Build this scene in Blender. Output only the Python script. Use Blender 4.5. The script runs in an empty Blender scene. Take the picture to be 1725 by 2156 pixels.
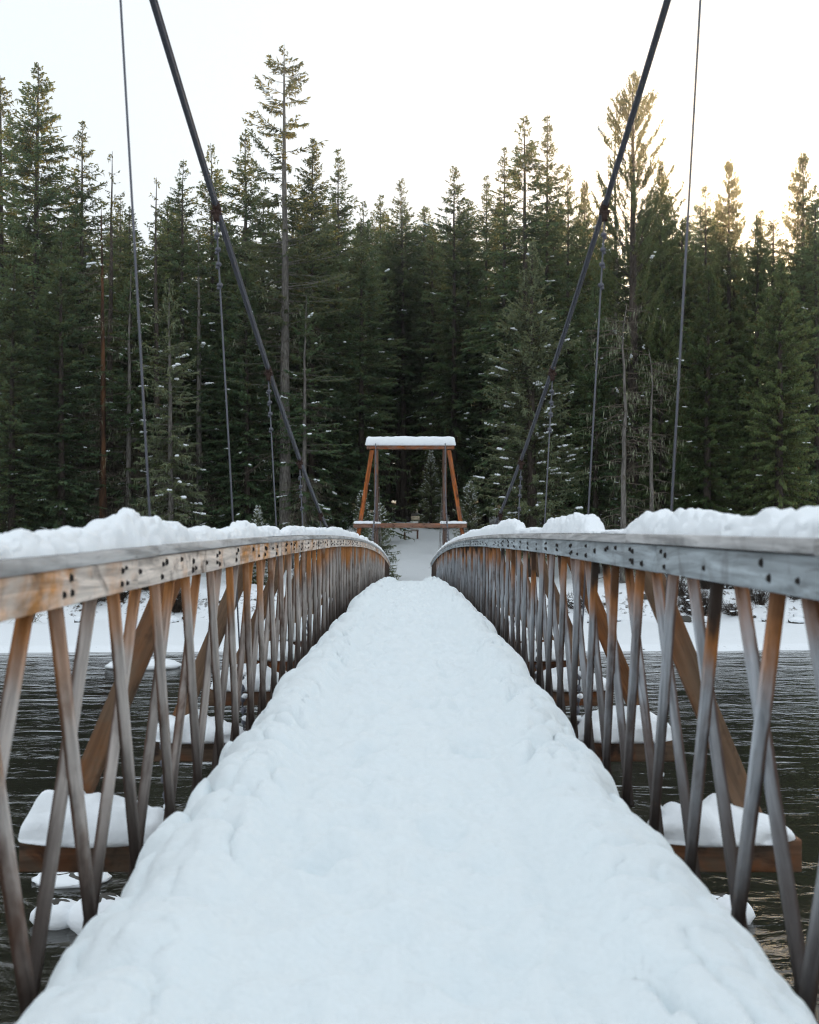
import bpy, math, random
import numpy as np
from mathutils import Vector, Matrix, Quaternion

S = bpy.context.scene
COL = S.collection
R = math.radians

# ------------------------------------------------------------------ camera
FPX, UC, VH = 2516.0, 864.5, 1151.0        # focal length and horizon measured in a 1725 px wide view of the photograph
cam_d = bpy.data.cameras.new('camera')
cam_d.sensor_fit = 'HORIZONTAL'; cam_d.sensor_width = 24.0; cam_d.lens = 35.0
cam_d.shift_x = -(UC - 862.5) / 1725; cam_d.shift_y = (VH - 1078) / 1725
cam_d.clip_start = 0.1; cam_d.clip_end = 2000
cam_d.dof.use_dof = True; cam_d.dof.focus_distance = 20.0; cam_d.dof.aperture_fstop = 3.6
cam = bpy.data.objects.new('camera', cam_d); COL.objects.link(cam)
cam.location = (0, 0, 0); cam.rotation_euler = (R(90), 0, 0)
S.camera = cam

# ------------------------------------------------------------------ sky, sun, exposure
SUN_EL, SUN_AZ = R(12.4), R(17.5)          # low sun behind the trees, right of the view axis
w = bpy.data.worlds.new('World'); S.world = w; w.use_nodes = True
nt = w.node_tree; nt.nodes.clear()
wo = nt.nodes.new('ShaderNodeOutputWorld'); bg = nt.nodes.new('ShaderNodeBackground')
sky = nt.nodes.new('ShaderNodeTexSky'); sky.sky_type = 'NISHITA'; sky.sun_disc = False
sky.sun_elevation = SUN_EL; sky.sun_rotation = SUN_AZ; sky.dust_density = 2.0; sky.ozone_density = 1.5
mixw = nt.nodes.new('ShaderNodeMix'); mixw.data_type = 'RGBA'
mixw.inputs[0].default_value = 0.95
mixw.inputs[7].default_value = (6.45, 7.05, 7.5, 1)      # thin even cloud veil over the clear sky
nt.links.new(sky.outputs[0], mixw.inputs[6])
nt.links.new(mixw.outputs[2], bg.inputs[0]); bg.inputs[1].default_value = 0.10
nt.links.new(bg.outputs[0], wo.inputs[0])
sun_d = bpy.data.lights.new('sun', 'SUN'); sun_d.energy = 5.0; sun_d.angle = R(0.5); sun_d.color = (1.0, 0.66, 0.30)
sun = bpy.data.objects.new('sun', sun_d); COL.objects.link(sun)
SD = Vector((math.sin(SUN_AZ) * math.cos(SUN_EL), math.cos(SUN_AZ) * math.cos(SUN_EL), math.sin(SUN_EL)))
sun.rotation_euler = SD.to_track_quat('Z', 'Y').to_euler(); sun.location = (20, 60, 40)
vs = S.view_settings
vs.view_transform = 'Standard'; vs.look = 'None'; vs.gamma = 1.0; vs.use_curve_mapping = False
vs.exposure = 0.56
S.cycles.max_bounces = 6; S.cycles.diffuse_bounces = 3; S.cycles.transmission_bounces = 4
S.cycles.sample_clamp_indirect = 4.0; S.cycles.sample_clamp_direct = 12.0
S.cycles.use_denoising = True; S.cycles.denoising_prefilter = 'FAST'; S.cycles.filter_width = 1.15

# ------------------------------------------------------------------ numeric helpers
def _hash(ix, iy, s):
    h = (ix.astype(np.int64) * 374761393 + iy.astype(np.int64) * 668265263 + s * 974711) & 0xffffffff
    h = ((h ^ (h >> 13)) * 1274126177) & 0xffffffff
    h = h ^ (h >> 16)
    return (h & 0xffff) / 65535.0
def noise(x, y, s=0):
    x = np.asarray(x, float); y = np.asarray(y, float)
    x, y = np.broadcast_arrays(x, y)
    ix = np.floor(x); iy = np.floor(y); fx = x - ix; fy = y - iy
    fx = fx * fx * fx * (fx * (fx * 6 - 15) + 10); fy = fy * fy * fy * (fy * (fy * 6 - 15) + 10)
    a = _hash(ix, iy, s); b = _hash(ix + 1, iy, s); c = _hash(ix, iy + 1, s); d = _hash(ix + 1, iy + 1, s)
    return (a + (b - a) * fx + (c - a) * fy + (a - b - c + d) * fx * fy) * 2 - 1
def fbm(x, y, s=0, o=4):
    t = 0; a = 1.0; n = 0
    for k in range(o):
        t = t + a * noise(x, y, s + k * 17); n += a; a *= 0.5
        x = x * 2.03 + 7.1; y = y * 2.03 + 3.7
    return t / n
def sstep(a, b, x):
    t = np.clip((np.asarray(x, float) - a) / (b - a), 0, 1); return t * t * (3 - 2 * t)
ORD = 'first second third fourth fifth sixth seventh eighth ninth tenth eleventh twelfth thirteenth fourteenth fifteenth sixteenth seventeenth eighteenth nineteenth twentieth'.split()
def px(u, v, d):
    return ((u - UC) / FPX * d, d, (VH - v) / FPX * d)

# ------------------------------------------------------------------ mesh helpers
def mesh(name, V, faces, smooth=False, tone=None):
    """faces: list of (n,k) int arrays"""
    V = np.asarray(V, np.float32)
    me = bpy.data.meshes.new(name)
    faces = [np.asarray(f, np.int32) for f in faces if len(f)]
    nl = sum(f.size for f in faces); npoly = sum(len(f) for f in faces)
    me.vertices.add(len(V)); me.vertices.foreach_set('co', V.ravel())
    me.loops.add(nl); me.polygons.add(npoly)
    li = np.concatenate([f.ravel() for f in faces])
    tot = np.concatenate([np.full(len(f), f.shape[1], np.int32) for f in faces])
    st = np.concatenate([[0], np.cumsum(tot)[:-1]]).astype(np.int32)
    me.loops.foreach_set('vertex_index', li)
    me.polygons.foreach_set('loop_start', st); me.polygons.foreach_set('loop_total', tot)
    if smooth: me.polygons.foreach_set('use_smooth', np.ones(npoly, bool))
    me.update(calc_edges=True)
    if tone is not None:
        at = me.attributes.new('tone', 'FLOAT', 'FACE'); at.data.foreach_set('value', np.asarray(tone, np.float32))
    return me
class MB:
    def __init__(s): s.V = []; s.F = {}; s.n = 0
    def add(s, V, F):
        V = np.asarray(V, float).reshape(-1, 3); F = np.asarray(F, int)
        s.F.setdefault(F.shape[1], []).append(F + s.n); s.V.append(V); s.n += len(V); return s
    def me(s, name, smooth=False):
        return mesh(name, np.concatenate(s.V), [np.concatenate(f) for f in s.F.values()], smooth)
    def box(s, x0, x1, y0, y1, z0, z1):
        V = [(x, y, z) for x in (x0, x1) for y in (y0, y1) for z in (z0, z1)]
        return s.add(V, BOXF)
    def bar(s, a, b, wx, wy, up=(0, 0, 1)):
        """square bar from a to b, width wx along side, wy along the other"""
        a = np.array(a, float); b = np.array(b, float); t = b - a; t /= np.linalg.norm(t)
        sd = np.cross(t, up); sd /= np.linalg.norm(sd); o = np.cross(sd, t)
        V = [p + sd * i * wx / 2 + o * j * wy / 2 for i in (-1, 1) for j in (-1, 1) for p in (a, b)]
        return s.add(V, BOXF)
    def tube(s, P, r, k=8, cap=True, ph=0):
        P = np.asarray(P, float); n = len(P); r = np.broadcast_to(np.asarray(r, float), (n,))
        T = np.gradient(P, axis=0); T /= np.linalg.norm(T, axis=1)[:, None] + 1e-9
        ref = np.array([0, 0, 1.0]) if abs(T[0][2]) < .9 else np.array([1.0, 0, 0])
        A = np.cross(T, ref); A /= np.linalg.norm(A, axis=1)[:, None] + 1e-9; B = np.cross(T, A)
        th = np.arange(k) / k * 2 * np.pi + ph
        V = P[:, None] + r[:, None, None] * (np.cos(th)[None, :, None] * A[:, None] + np.sin(th)[None, :, None] * B[:, None])
        i = np.arange(n - 1)[:, None] * k; j = np.arange(k)[None]; j2 = (j + 1) % k
        F = np.stack([i + j, i + j2, i + k + j2, i + k + j], -1).reshape(-1, 4)
        b = s.n; s.add(V.reshape(-1, 3), F)
        if cap:
            s.F.setdefault(k, []).append(np.array([np.arange(k)[::-1] + b, np.arange(k) + b + (n - 1) * k]))
        return s
    def blob(s, c, rx, ry, rz, n=6, m=10, jit=0.0, seed=0, flat=-1.0):
        rg = np.random.default_rng(seed)
        th = np.linspace(0, np.pi, n + 1)[1:-1]; ph = np.arange(m) / m * 2 * np.pi
        V = [(0, 0, 1)] + [(math.sin(t) * math.cos(p), math.sin(t) * math.sin(p), math.cos(t)) for t in th for p in ph] + [(0, 0, -1)]
        V = np.array(V) * (1 + jit * rg.uniform(-1, 1, (len(V), 1)))
        V[:, 2] = np.maximum(V[:, 2], flat)
        V = V * (rx, ry, rz) + np.array(c)
        F = []; T = []
        for i in range(n - 2):
            for j in range(m):
                F.append((1 + i * m + j, 1 + (i + 1) * m + j, 1 + (i + 1) * m + (j + 1) % m, 1 + i * m + (j + 1) % m))
        L = len(V) - 1
        for j in range(m):
            T.append((0, 1 + j, 1 + (j + 1) % m)); T.append((L, 1 + (n - 2) * m + (j + 1) % m, 1 + (n - 2) * m + j))
        b = s.n; s.add(V, F); s.F.setdefault(3, []).append(np.array(T) + b); return s
BOXF = np.array([(0, 1, 3, 2), (4, 6, 7, 5), (0, 4, 5, 1), (2, 3, 7, 6), (0, 2, 6, 4), (1, 5, 7, 3)])

def obj(name, me, mat=None, parent=None, label=None, cat=None, group=None, kind=None, loc=None, bevel=0):
    o = bpy.data.objects.new(name, me); COL.objects.link(o)
    if mat is not None and not me.materials: me.materials.append(mat)
    if parent is not None: o.parent = parent
    if loc is not None: o.location = loc
    if bevel:
        b = o.modifiers.new('bevel', 'BEVEL'); b.width = bevel; b.segments = 2; b.limit_method = 'ANGLE'
    tag(o, label, cat, group, kind); return o
def tag(o, label=None, cat=None, group=None, kind=None):
    if label: o['label'] = label
    if cat: o['category'] = cat
    if group: o['group'] = group
    if kind: o['kind'] = kind
    return o
def empty(name, loc=(0, 0, 0), parent=None, **k):
    o = bpy.data.objects.new(name, None); COL.objects.link(o); o.location = loc; o.empty_display_size = .2
    if parent is not None: o.parent = parent
    return tag(o, **k)
def gridfaces(n, m):
    i = np.arange(n - 1)[:, None] * m; j = np.arange(m - 1)[None]
    return np.stack([i + j, i + j + 1, i + m + j + 1, i + m + j], -1).reshape(-1, 4)

# ------------------------------------------------------------------ materials
class NT:
    def __init__(s, name):
        s.m = bpy.data.materials.new(name); s.m.use_nodes = True; s.t = s.m.node_tree; s.t.nodes.clear()
        s.out = s.n('ShaderNodeOutputMaterial'); s.b = s.n('ShaderNodeBsdfPrincipled'); s.l(s.b.outputs[0], s.out.inputs[0])
        s.b.inputs['Specular IOR Level'].default_value = 0.3
    def n(s, t, **k):
        o = s.t.nodes.new(t)
        for a, b in k.items(): setattr(o, a, b)
        return o
    def l(s, a, b): s.t.links.new(a, b)
    def set(s, node, i, v):
        if isinstance(v, bpy.types.NodeSocket): s.l(v, node.inputs[i])
        elif v is not None: node.inputs[i].default_value = v
    def coords(s, out='Object', scale=(1, 1, 1), rnd=0.0):
        tc = s.n('ShaderNodeTexCoord'); src = tc.outputs[out]
        if rnd:
            oi = s.n('ShaderNodeObjectInfo'); mm = s.n('ShaderNodeVectorMath', operation='MULTIPLY_ADD')
            cb = s.n('ShaderNodeCombineXYZ'); 
            for k in range(3): s.l(oi.outputs['Random'], cb.inputs[k])
            s.l(cb.outputs[0], mm.inputs[0]); mm.inputs[1].default_value = (rnd, rnd * 1.7, rnd * .6); s.l(src, mm.inputs[2]); src = mm.outputs[0]
        mp = s.n('ShaderNodeMapping'); mp.inputs['Scale'].default_value = scale; s.l(src, mp.inputs[0]); return mp.outputs[0]
    def noise(s, vec, scale, detail=4, rough=.55, dist=0):
        n = s.n('ShaderNodeTexNoise'); s.l(vec, n.inputs['Vector']); n.inputs['Scale'].default_value = scale
        n.inputs['Detail'].default_value = detail; n.inputs['Roughness'].default_value = rough; n.inputs['Distortion'].default_value = dist
        return n.outputs['Fac']
    def ramp(s, f, pts, interp='LINEAR'):
        r = s.n('ShaderNodeValToRGB'); s.l(f, r.inputs[0]); cr = r.color_ramp; cr.interpolation = interp
        while len(cr.elements) < len(pts): cr.elements.new(.5)
        for e, (p, c) in zip(cr.elements, pts):
            e.position = p; e.color = (*c, 1) if hasattr(c, '__len__') else (c, c, c, 1)
        return r.outputs[0]
    def mix(s, f, a, b, blend='MIX'):
        m = s.n('ShaderNodeMix', data_type='RGBA', blend_type=blend); s.set(m, 0, f)
        s.set(m, 6, a if isinstance(a, bpy.types.NodeSocket) else (*a, 1)); s.set(m, 7, b if isinstance(b, bpy.types.NodeSocket) else (*b, 1))
        return m.outputs[2]
    def math(s, op, a, b=0, clamp=False):
        m = s.n('ShaderNodeMath', operation=op, use_clamp=clamp); s.set(m, 0, a); s.set(m, 1, b); return m.outputs[0]
    def bump(s, h, st, dist=.01, normal=None):
        b = s.n('ShaderNodeBump'); s.l(h, b.inputs['Height']); b.inputs['Strength'].default_value = st; b.inputs['Distance'].default_value = dist
        if normal: s.l(normal, b.inputs['Normal'])
        return b.outputs[0]
    def fin(s, col=None, rough=None, normal=None, **k):
        if col is not None: s.set(s.b, 'Base Color', col if isinstance(col, bpy.types.NodeSocket) else (*col, 1))
        if rough is not None: s.set(s.b, 'Roughness', rough)
        if normal is not None: s.l(normal, s.b.inputs['Normal'])
        for a, v in k.items(): s.b.inputs[a].default_value = v
        return s.m

def m_snow(name, col=(.90, .935, .97), grain=160, gst=.5, lump=14, lst=.6, dirt=0):
    t = NT(name); v = t.coords(); f = t.noise(v, grain, 3, .7); g = t.noise(v, lump, 5, .6)
    c = t.mix(g, [x * .965 for x in col], col)
    if dirt:
        d = t.noise(v, 38, 4, .7); m = t.ramp(d, [(.66, 0.0), (.74, 1.0)])
        d2 = t.noise(v, 2.2, 3, .6); m2 = t.ramp(d2, [(.5, 0.0), (.62, 1.0)])
        c = t.mix(t.math('MULTIPLY', t.math('MULTIPLY', m, m2), dirt), c, (.10, .075, .05))
        ge = t.n('ShaderNodeNewGeometry'); sp = t.n('ShaderNodeSeparateXYZ'); t.l(ge.outputs['Normal'], sp.inputs[0])
        sl = t.math('ADD', sp.outputs[2], t.math('MULTIPLY', t.math('SUBTRACT', t.noise(v, 3.5, 5, .7), .5), .9))
        c = t.mix(t.ramp(sl, [(.74, 1.0), (.84, 0.0)]), c, t.mix(d, (.02, .014, .009), (.075, .05, .03)))   # bare soil on the steep bank
    nrm = t.bump(g, lst, .02, t.bump(f, gst, .003))
    return t.fin(c, .75, nrm)
M_SNOW = m_snow('snow')
M_DECKSNOW = m_snow('deck_snow', (.88, .945, .975), 130, .5, 26, .6)
M_GSNOW = m_snow('ground_snow', (.89, .925, .96), 40, .3, 3, .6, dirt=.95)

def m_wood(name, warm, grey, dark, axis='z', greyness=.5, top=None, inner=0, bumps=.5, scale=1.0, stain=0.0, wet=None):
    """weathered timber; grain runs along one local axis; top=list of (distance from top end, colour) stops for sheltered or stained ends"""
    t = NT(name)
    sc = {'x': (.06, 1, 1), 'y': (1, .06, 1), 'z': (1, 1, .06)}[axis]
    v = t.coords('Object', sc, rnd=13.0)
    g = t.noise(v, 60 * scale, 5, .6, .6); g2 = t.ramp(t.noise(v, 20 * scale, 4, .6, 1.2), [(.34, 0.0), (.66, 1.0)])
    vb = t.coords('Object', (1, 1, 1) if axis != 'z' else (1, 1, .5), rnd=7.0)
    blot = t.noise(vb, 3.6, 5, .62, .4)
    oi = t.n('ShaderNodeObjectInfo')
    gl = t.math('ADD', t.math('MULTIPLY', blot, 1.7), t.math('MULTIPLY', t.math('SUBTRACT', oi.outputs['Random'], .5), .35))
    lo = 1.05 - greyness * .8
    gm = t.ramp(gl, [(max(0, lo - .22), 0.0), (min(1, lo + .14), 1.0)])
    warmv = t.mix(g2, [x * .5 for x in warm], [min(1, x * 1.3) for x in warm]); greyv = t.mix(g2, [x * .55 for x in grey], [min(1, x * 1.3) for x in grey])
    if inner:      # deck-side and near faces bleached grey; brown sides partly carry painted shade
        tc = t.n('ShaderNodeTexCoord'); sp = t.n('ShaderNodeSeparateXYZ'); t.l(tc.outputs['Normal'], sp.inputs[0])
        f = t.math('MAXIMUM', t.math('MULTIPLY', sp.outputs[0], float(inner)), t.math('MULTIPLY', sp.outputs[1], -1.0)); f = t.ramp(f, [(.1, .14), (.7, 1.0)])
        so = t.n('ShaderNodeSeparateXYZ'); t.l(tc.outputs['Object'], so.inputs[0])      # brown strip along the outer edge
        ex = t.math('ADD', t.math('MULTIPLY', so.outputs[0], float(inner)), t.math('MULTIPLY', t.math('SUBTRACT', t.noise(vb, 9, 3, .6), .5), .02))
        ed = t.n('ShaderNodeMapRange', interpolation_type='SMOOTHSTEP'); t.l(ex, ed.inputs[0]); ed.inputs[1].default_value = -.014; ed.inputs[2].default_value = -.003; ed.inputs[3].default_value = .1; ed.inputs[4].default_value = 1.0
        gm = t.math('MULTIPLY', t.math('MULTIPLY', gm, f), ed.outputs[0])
    c = t.mix(gm, warmv, greyv)
    if top:
        tc = t.n('ShaderNodeTexCoord'); sp = t.n('ShaderNodeSeparateXYZ'); t.l(tc.outputs['Object'], sp.inputs[0])
        dz = t.math('MULTIPLY', sp.outputs[2], -1.0)
        dz = t.math('ADD', dz, t.math('MULTIPLY', t.math('SUBTRACT', t.noise(vb, 7, 4, .6), .5), .34))
        dz = t.math('ADD', dz, t.math('MULTIPLY', t.math('SUBTRACT', oi.outputs['Random'], .5), .34))
        for d0, d1, colr, amt in top:
            mk = t.n('ShaderNodeMapRange', interpolation_type='SMOOTHSTEP'); t.l(dz, mk.inputs[0]); mk.inputs[1].default_value = d0; mk.inputs[2].default_value = d1
            mk.inputs[3].default_value = amt; mk.inputs[4].default_value = 0.0
            rv = t.ramp(t.math('FRACT', t.math('MULTIPLY', oi.outputs['Random'], 7.31 + d0 * 9)), [(.05, .25), (.55, 1.0)])
            c = t.mix(t.math('MULTIPLY', mk.outputs[0], rv), c, t.mix(g2, [x * .75 for x in colr], [min(1, x * 1.2) for x in colr]))
    if wet:      # the foot stands in melting snow and stays dark and damp
        mk = t.n('ShaderNodeMapRange', interpolation_type='SMOOTHSTEP'); t.l(dz, mk.inputs[0]); mk.inputs[1].default_value = .62; mk.inputs[2].default_value = 1.25
        mk.inputs[3].default_value = 0.0; mk.inputs[4].default_value = .88; c = t.mix(mk.outputs[0], c, wet)
    if stain:
        sn = t.noise(vb, 5.5, 5, .6, .8); sm = t.ramp(sn, [(.56, 0.0), (.68, stain)]); c = t.mix(sm, c, dark)
    cr = t.ramp(g, [(.26, 1.0), (.39, 0.0)]); c = t.mix(t.math('MULTIPLY', cr, .7), c, dark)
    nrm = t.bump(g, bumps, .004)
    return t.fin(c, .72, nrm)
ORANGE = (.36, .15, .042); BLACK = (.02, .015, .012)
WET = (.05, .036, .03)
M_BAL_L = m_wood('baluster_wood_tan', (.075, .028, .010), (.40, .36, .335), (.025, .014, .009), 'z', .50, [(.12, .44, (.42, .165, .042), .95)], inner=1, wet=WET)
M_BAL_R = m_wood('baluster_wood_grey', (.075, .030, .012), (.34, .355, .38), (.022, .014, .01), 'z', .50, [(.18, .46, (.36, .135, .03), .95), (.10, .24, BLACK, .97)], inner=-1, wet=WET)
M_FAS_L = m_wood('fascia_wood_tan', (.56, .245, .065), (.70, .61, .54), (.06, .03, .018), 'y', .40, stain=.7)
M_FAS_R = m_wood('fascia_wood_grey', (.38, .20, .11), (.36, .40, .425), (.06, .045, .04), 'y', .80, stain=.35)
M_CAP = m_wood('cap_wood_grey', (.38, .31, .25), (.45, .44, .435), (.08, .06, .055), 'y', .85, stain=.2)
M_BRACE = m_wood('brace_wood', (.20, .075, .022), (.17, .105, .065), (.015, .008, .005), 'z', .36, bumps=.9, stain=.6, scale=.6)
M_BEAM = m_wood('beam_wood', (.16, .05, .012), (.11, .07, .045), (.010, .006, .004), 'x', .22, bumps=1.0, stain=.85, scale=.5)
M_TOWER = m_wood('tower_wood', (.38, .105, .018), (.26, .10, .05), (.03, .014, .008), 'z', .25, stain=.9)
M_TOWERX = m_wood('tower_beam_wood', (.30, .085, .022), (.24, .13, .09), (.03, .014, .008), 'x', .36, stain=.8)
M_TOWERP = m_wood('tower_post_wood', (.20, .07, .025), (.13, .075, .05), (.02, .012, .008), 'z', .4, stain=.6)
def m_plain(name, col, rough=.6, metal=0, ns=30, var=.3, bump=.2):
    t = NT(name); v = t.coords(rnd=5.0); n = t.noise(v, ns, 5, .6)
    return t.fin(t.mix(n, [x * (1 - var) for x in col], [min(1, x * (1 + var)) for x in col]), rough, t.bump(n, bump, .005), Metallic=metal)
M_STEEL = m_plain('galvanised_steel', (.115, .118, .14), .55, .4, 120, .25)
M_RUST = m_plain('rusty_steel', (.055, .032, .026), .75, .2, 80, .5)
M_BOLT = m_plain('dark_bolt', (.018, .014, .012), .6, .3, 60, .4)
M_WIRE = m_plain('thin_wire', (.16, .15, .14), .5, .5)
M_ROCK = m_plain('river_rock', (.075, .07, .062), .8, 0, 6, .5, .8)
M_WHITE = m_plain('notice_board_white', (.72, .72, .68), .6, 0, 20, .08)
M_PAPER = m_plain('notice_paper_blue', (.38, .50, .58), .6, 0, 20, .15)
M_SIGNW = m_plain('sign_post_wood', (.12, .055, .03), .8, 0, 20, .3)
M_HEADER = m_plain('sign_header_wood', (.55, .47, .34), .7, 0, 20, .2)

def m_bark(name, a, b, sc=14):
    t = NT(name); v = t.coords('Object', (1, 1, .22), rnd=30); n = t.noise(v, sc, 6, .65, .4); n2 = t.noise(v, 2.0, 3)
    c = t.mix(t.ramp(n, [(.36, 0.0), (.6, 1.0)]), a, b); c = t.mix(t.math('MULTIPLY', n2, .6), c, [x * .6 for x in a])
    return t.fin(c, .9, t.bump(n, .9, .04))
M_BARK = m_bark('conifer_bark', (.035, .026, .02), (.12, .095, .078))
M_BARKG = m_bark('pale_bark', (.10, .09, .08), (.27, .25, .23))
M_BARKO = m_bark('charred_orange_snag', (.012, .009, .008), (.17, .075, .03), 3)
M_DEAD = m_bark('dead_twig_bark', (.085, .066, .05), (.20, .165, .13), 20)
def m_leaf(name, dark, light, dead=(.09, .06, .03), trans=.45, tcol=(.32, .28, .08)):
    t = NT(name); at = t.n('ShaderNodeAttribute', attribute_name='tone'); f = at.outputs['Fac']
    oi = t.n('ShaderNodeObjectInfo')
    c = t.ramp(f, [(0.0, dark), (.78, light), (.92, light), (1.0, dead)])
    hs = t.n('ShaderNodeHueSaturation'); t.l(c, hs.inputs['Color']); hs.inputs['Hue'].default_value = .5
    t.l(t.math('ADD', t.math('MULTIPLY', oi.outputs['Random'], .5), .75), hs.inputs['Value'])
    t.l(t.math('ADD', t.math('MULTIPLY', oi.outputs['Random'], -.04), .52), hs.inputs['Hue'])
    t.set(t.b, 'Base Color', hs.outputs[0]); t.b.inputs['Roughness'].default_value = .6; t.b.inputs['Specular IOR Level'].default_value = .15
    tr = t.n('ShaderNodeBsdfTranslucent'); tm = t.mix(.6, hs.outputs[0], tcol); t.l(tm, tr.inputs[0])
    ms = t.n('ShaderNodeMixShader'); ms.inputs[0].default_value = trans; t.l(t.b.outputs[0], ms.inputs[1]); t.l(tr.outputs[0], ms.inputs[2]); t.l(ms.outputs[0], t.out.inputs[0])
    return t.m
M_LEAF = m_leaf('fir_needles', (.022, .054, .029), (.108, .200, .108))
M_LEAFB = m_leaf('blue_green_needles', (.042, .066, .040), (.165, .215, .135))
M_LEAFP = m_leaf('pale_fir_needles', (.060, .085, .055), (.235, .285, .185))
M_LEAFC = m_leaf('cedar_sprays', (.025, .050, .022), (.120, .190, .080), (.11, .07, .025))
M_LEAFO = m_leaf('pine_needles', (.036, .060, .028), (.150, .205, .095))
M_MOSS = m_plain('hanging_lichen', (.25, .27, .18), .9, 0, 30, .25)
M_SHRUB = m_bark('shrub_twigs', (.03, .022, .016), (.085, .06, .042), 30)
M_GRASS = m_plain('dry_grass', (.16, .125, .07), .9, 0, 30, .35)

def m_water():
    t = NT('river_water')
    v = t.coords('Object', (1.0, 1.25, 1)); v2 = t.coords('Object', (.55, 1.5, 1))
    a = t.noise(v, 1.7, 3, .5, 1.8); b = t.noise(v2, .7, 2, .45, 1.0); c = t.noise(v, 9, 1.5, .45, 1.2)
    pt = t.ramp(t.noise(t.coords('Object', (.5, 1.2, 1)), .22, 3, .6, 1.0), [(.36, .25), (.62, 1.0)])
    a = t.math('MULTIPLY', a, pt); c = t.math('MULTIPLY', c, pt)
    n = t.bump(b, 1.0, .05, t.bump(a, 1.0, .028, t.bump(c, 1.0, .0035)))
    t.b.inputs['IOR'].default_value = 1.33
    return t.fin((.020, .019, .015), .07, n, **{'Specular IOR Level': .5})
M_WATER = m_water()

# ------------------------------------------------------------------ the setting
WATER_Z = -3.4
def shore(x):
    return 39.0 + 1.2 * fbm(np.asarray(x, float) * .11, 3.3, 5, 3) + np.where(np.asarray(x, float) < 0, -1.0, .6) * sstep(2, 14, np.abs(x))
def gz(x, y):
    x = np.asarray(x, float); y = np.asarray(y, float)
    d = y - shore(x)
    z = -4.8 + 1.4 * sstep(-4.5, .1, d) + .16 * sstep(-.1, .5, d) + .022 * np.clip(d, 0, 10)
    z = z + 1.15 * sstep(9.6, 12.6, d + .9 * fbm(x * .5, 1.7, 51, 3)) + .115 * np.clip(d - 16.5, 0, 30) + .09 * np.clip(d - 46.5, 0, 400)
    z = z + (.28 * fbm(x * .35, y * .35, 11, 4) + .12 * fbm(x * 1.3, y * 1.3, 31, 3)) * sstep(7, 13, d) * (.25 + .75 * sstep(1.2, 4.0, np.abs(x)))
    z = z + .05 * fbm(x * .8, y * .8, 77, 4) * sstep(.3, 2, d)
    z = z + .72 * sstep(57.3, 63.5, y) * np.exp(-(x / 5.0) ** 2) * (1 - sstep(72, 92, y))     # the path climbs from the bridge end
    near = y + 1.5
    z = z + 3.3 * sstep(0.5, -5, near)
    return z
def build_ground():
    ys = np.concatenate([np.linspace(-40, -4, 10), np.linspace(-3, 34, 14), np.linspace(35, 66, 170), np.linspace(67, 110, 60), np.linspace(115, 620, 24)])
    h = np.concatenate([np.linspace(0, 26, 120), np.linspace(27, 60, 30), np.linspace(66, 460, 18)])
    xs = np.concatenate([-h[::-1], h[1:]])
    X, Y = np.meshgrid(xs, ys); Z = gz(X, Y)
    V = np.stack([X, Y, Z], -1).reshape(-1, 3)
    obj('ground', mesh('ground', V, [gridfaces(len(ys), len(xs))], True), M_GSNOW, kind='structure', label='snow covered river banks and forest floor')
build_ground()
def build_river():
    V = [(-300, -12, WATER_Z), (300, -12, WATER_Z), (300, 44, WATER_Z), (-300, 44, WATER_Z)]
    obj('river', mesh('river', V, [[(0, 1, 2, 3)]]), M_WATER, kind='structure', label='dark rippling river under the footbridge')
build_river()

# ------------------------------------------------------------------ the bridge
def zr(y, side=1):                       # top of the rail cap
    y = np.asarray(y, float)
    c = np.where((y < 19) & (side > 0), .00050, .00069)
    return .15 - c * (y - 19) ** 2
def zs(y): return -.82 - .00069 * (np.asarray(y, float) - 19) ** 2      # trodden snow on the deck
Y0, Y1 = 1.2, 56.0
BEAMS = [2.95 + 2.55 * k for k in range(21)]
bridge = empty('footbridge', (0, 0, -2), label='long arched timber footbridge with lattice railings over the dark river', cat='footbridge')
bridge_off = Vector((0, 0, 2))
def bpart(name, me, mat, parent=None, **k):
    """mesh given in world coordinates, parented to the bridge or one of its (unmoved) railings"""
    o = obj(name, me, mat, parent or bridge, **k)
    if parent is None: o.location = bridge_off
    return o
def sweep(y0, y1, prof, zf, n=None):
    """closed profile [(x,dz)] swept along y, following zf(y)"""
    n = n or max(2, int((y1 - y0) / .4) + 1)
    ys = np.linspace(y0, y1, n); P = np.array(prof); k = len(P)
    V = np.stack([np.broadcast_to(P[:, 0], (n, k)), np.broadcast_to(ys[:, None], (n, k)), zf(ys)[:, None] + P[:, 1]], -1).reshape(-1, 3)
    i = np.arange(n - 1)[:, None] * k; j = np.arange(k)[None]; j2 = (j + 1) % k
    F = np.stack([i + j, i + j2, i + k + j2, i + k + j], -1).reshape(-1, 4)
    m = MB(); m.add(V, F); m.F.setdefault(k, []).append(np.array([np.arange(k)[::-1], np.arange(k) + (n - 1) * k])); return m
def rect(x0, x1, z0, z1, b=.004):
    if x0 > x1: x0, x1 = x1, x0
    return [(x0 + b, z0), (x1 - b, z0), (x1, z0 + b), (x1, z1 - b), (x1 - b, z1), (x0 + b, z1), (x0, z1 - b), (x0, z0 + b)]

# deck, stringers, floor beams
bpart('deck_boards', sweep(Y0 - 3, Y1 + 1, rect(-.9, .9, -.27, -.22), zs).me('deck'), M_BEAM)
for s in (-1, 1):
    bpart('stringer', sweep(Y0 - 3, Y1 + 1, rect(s * .94, s * .78, -.382, -.275), zs).me('stringer'), M_BRACE)
beam_me = MB().box(-1.78, 1.78, -.075, .075, -.15, 0).me('beam')
def zb(y): return float(zs(y)) - .385
for y in BEAMS:
    o = obj('floor_beam', beam_me, M_BEAM, bridge, loc=Vector((0, y, zb(y))) + bridge_off, bevel=.008)

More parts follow.
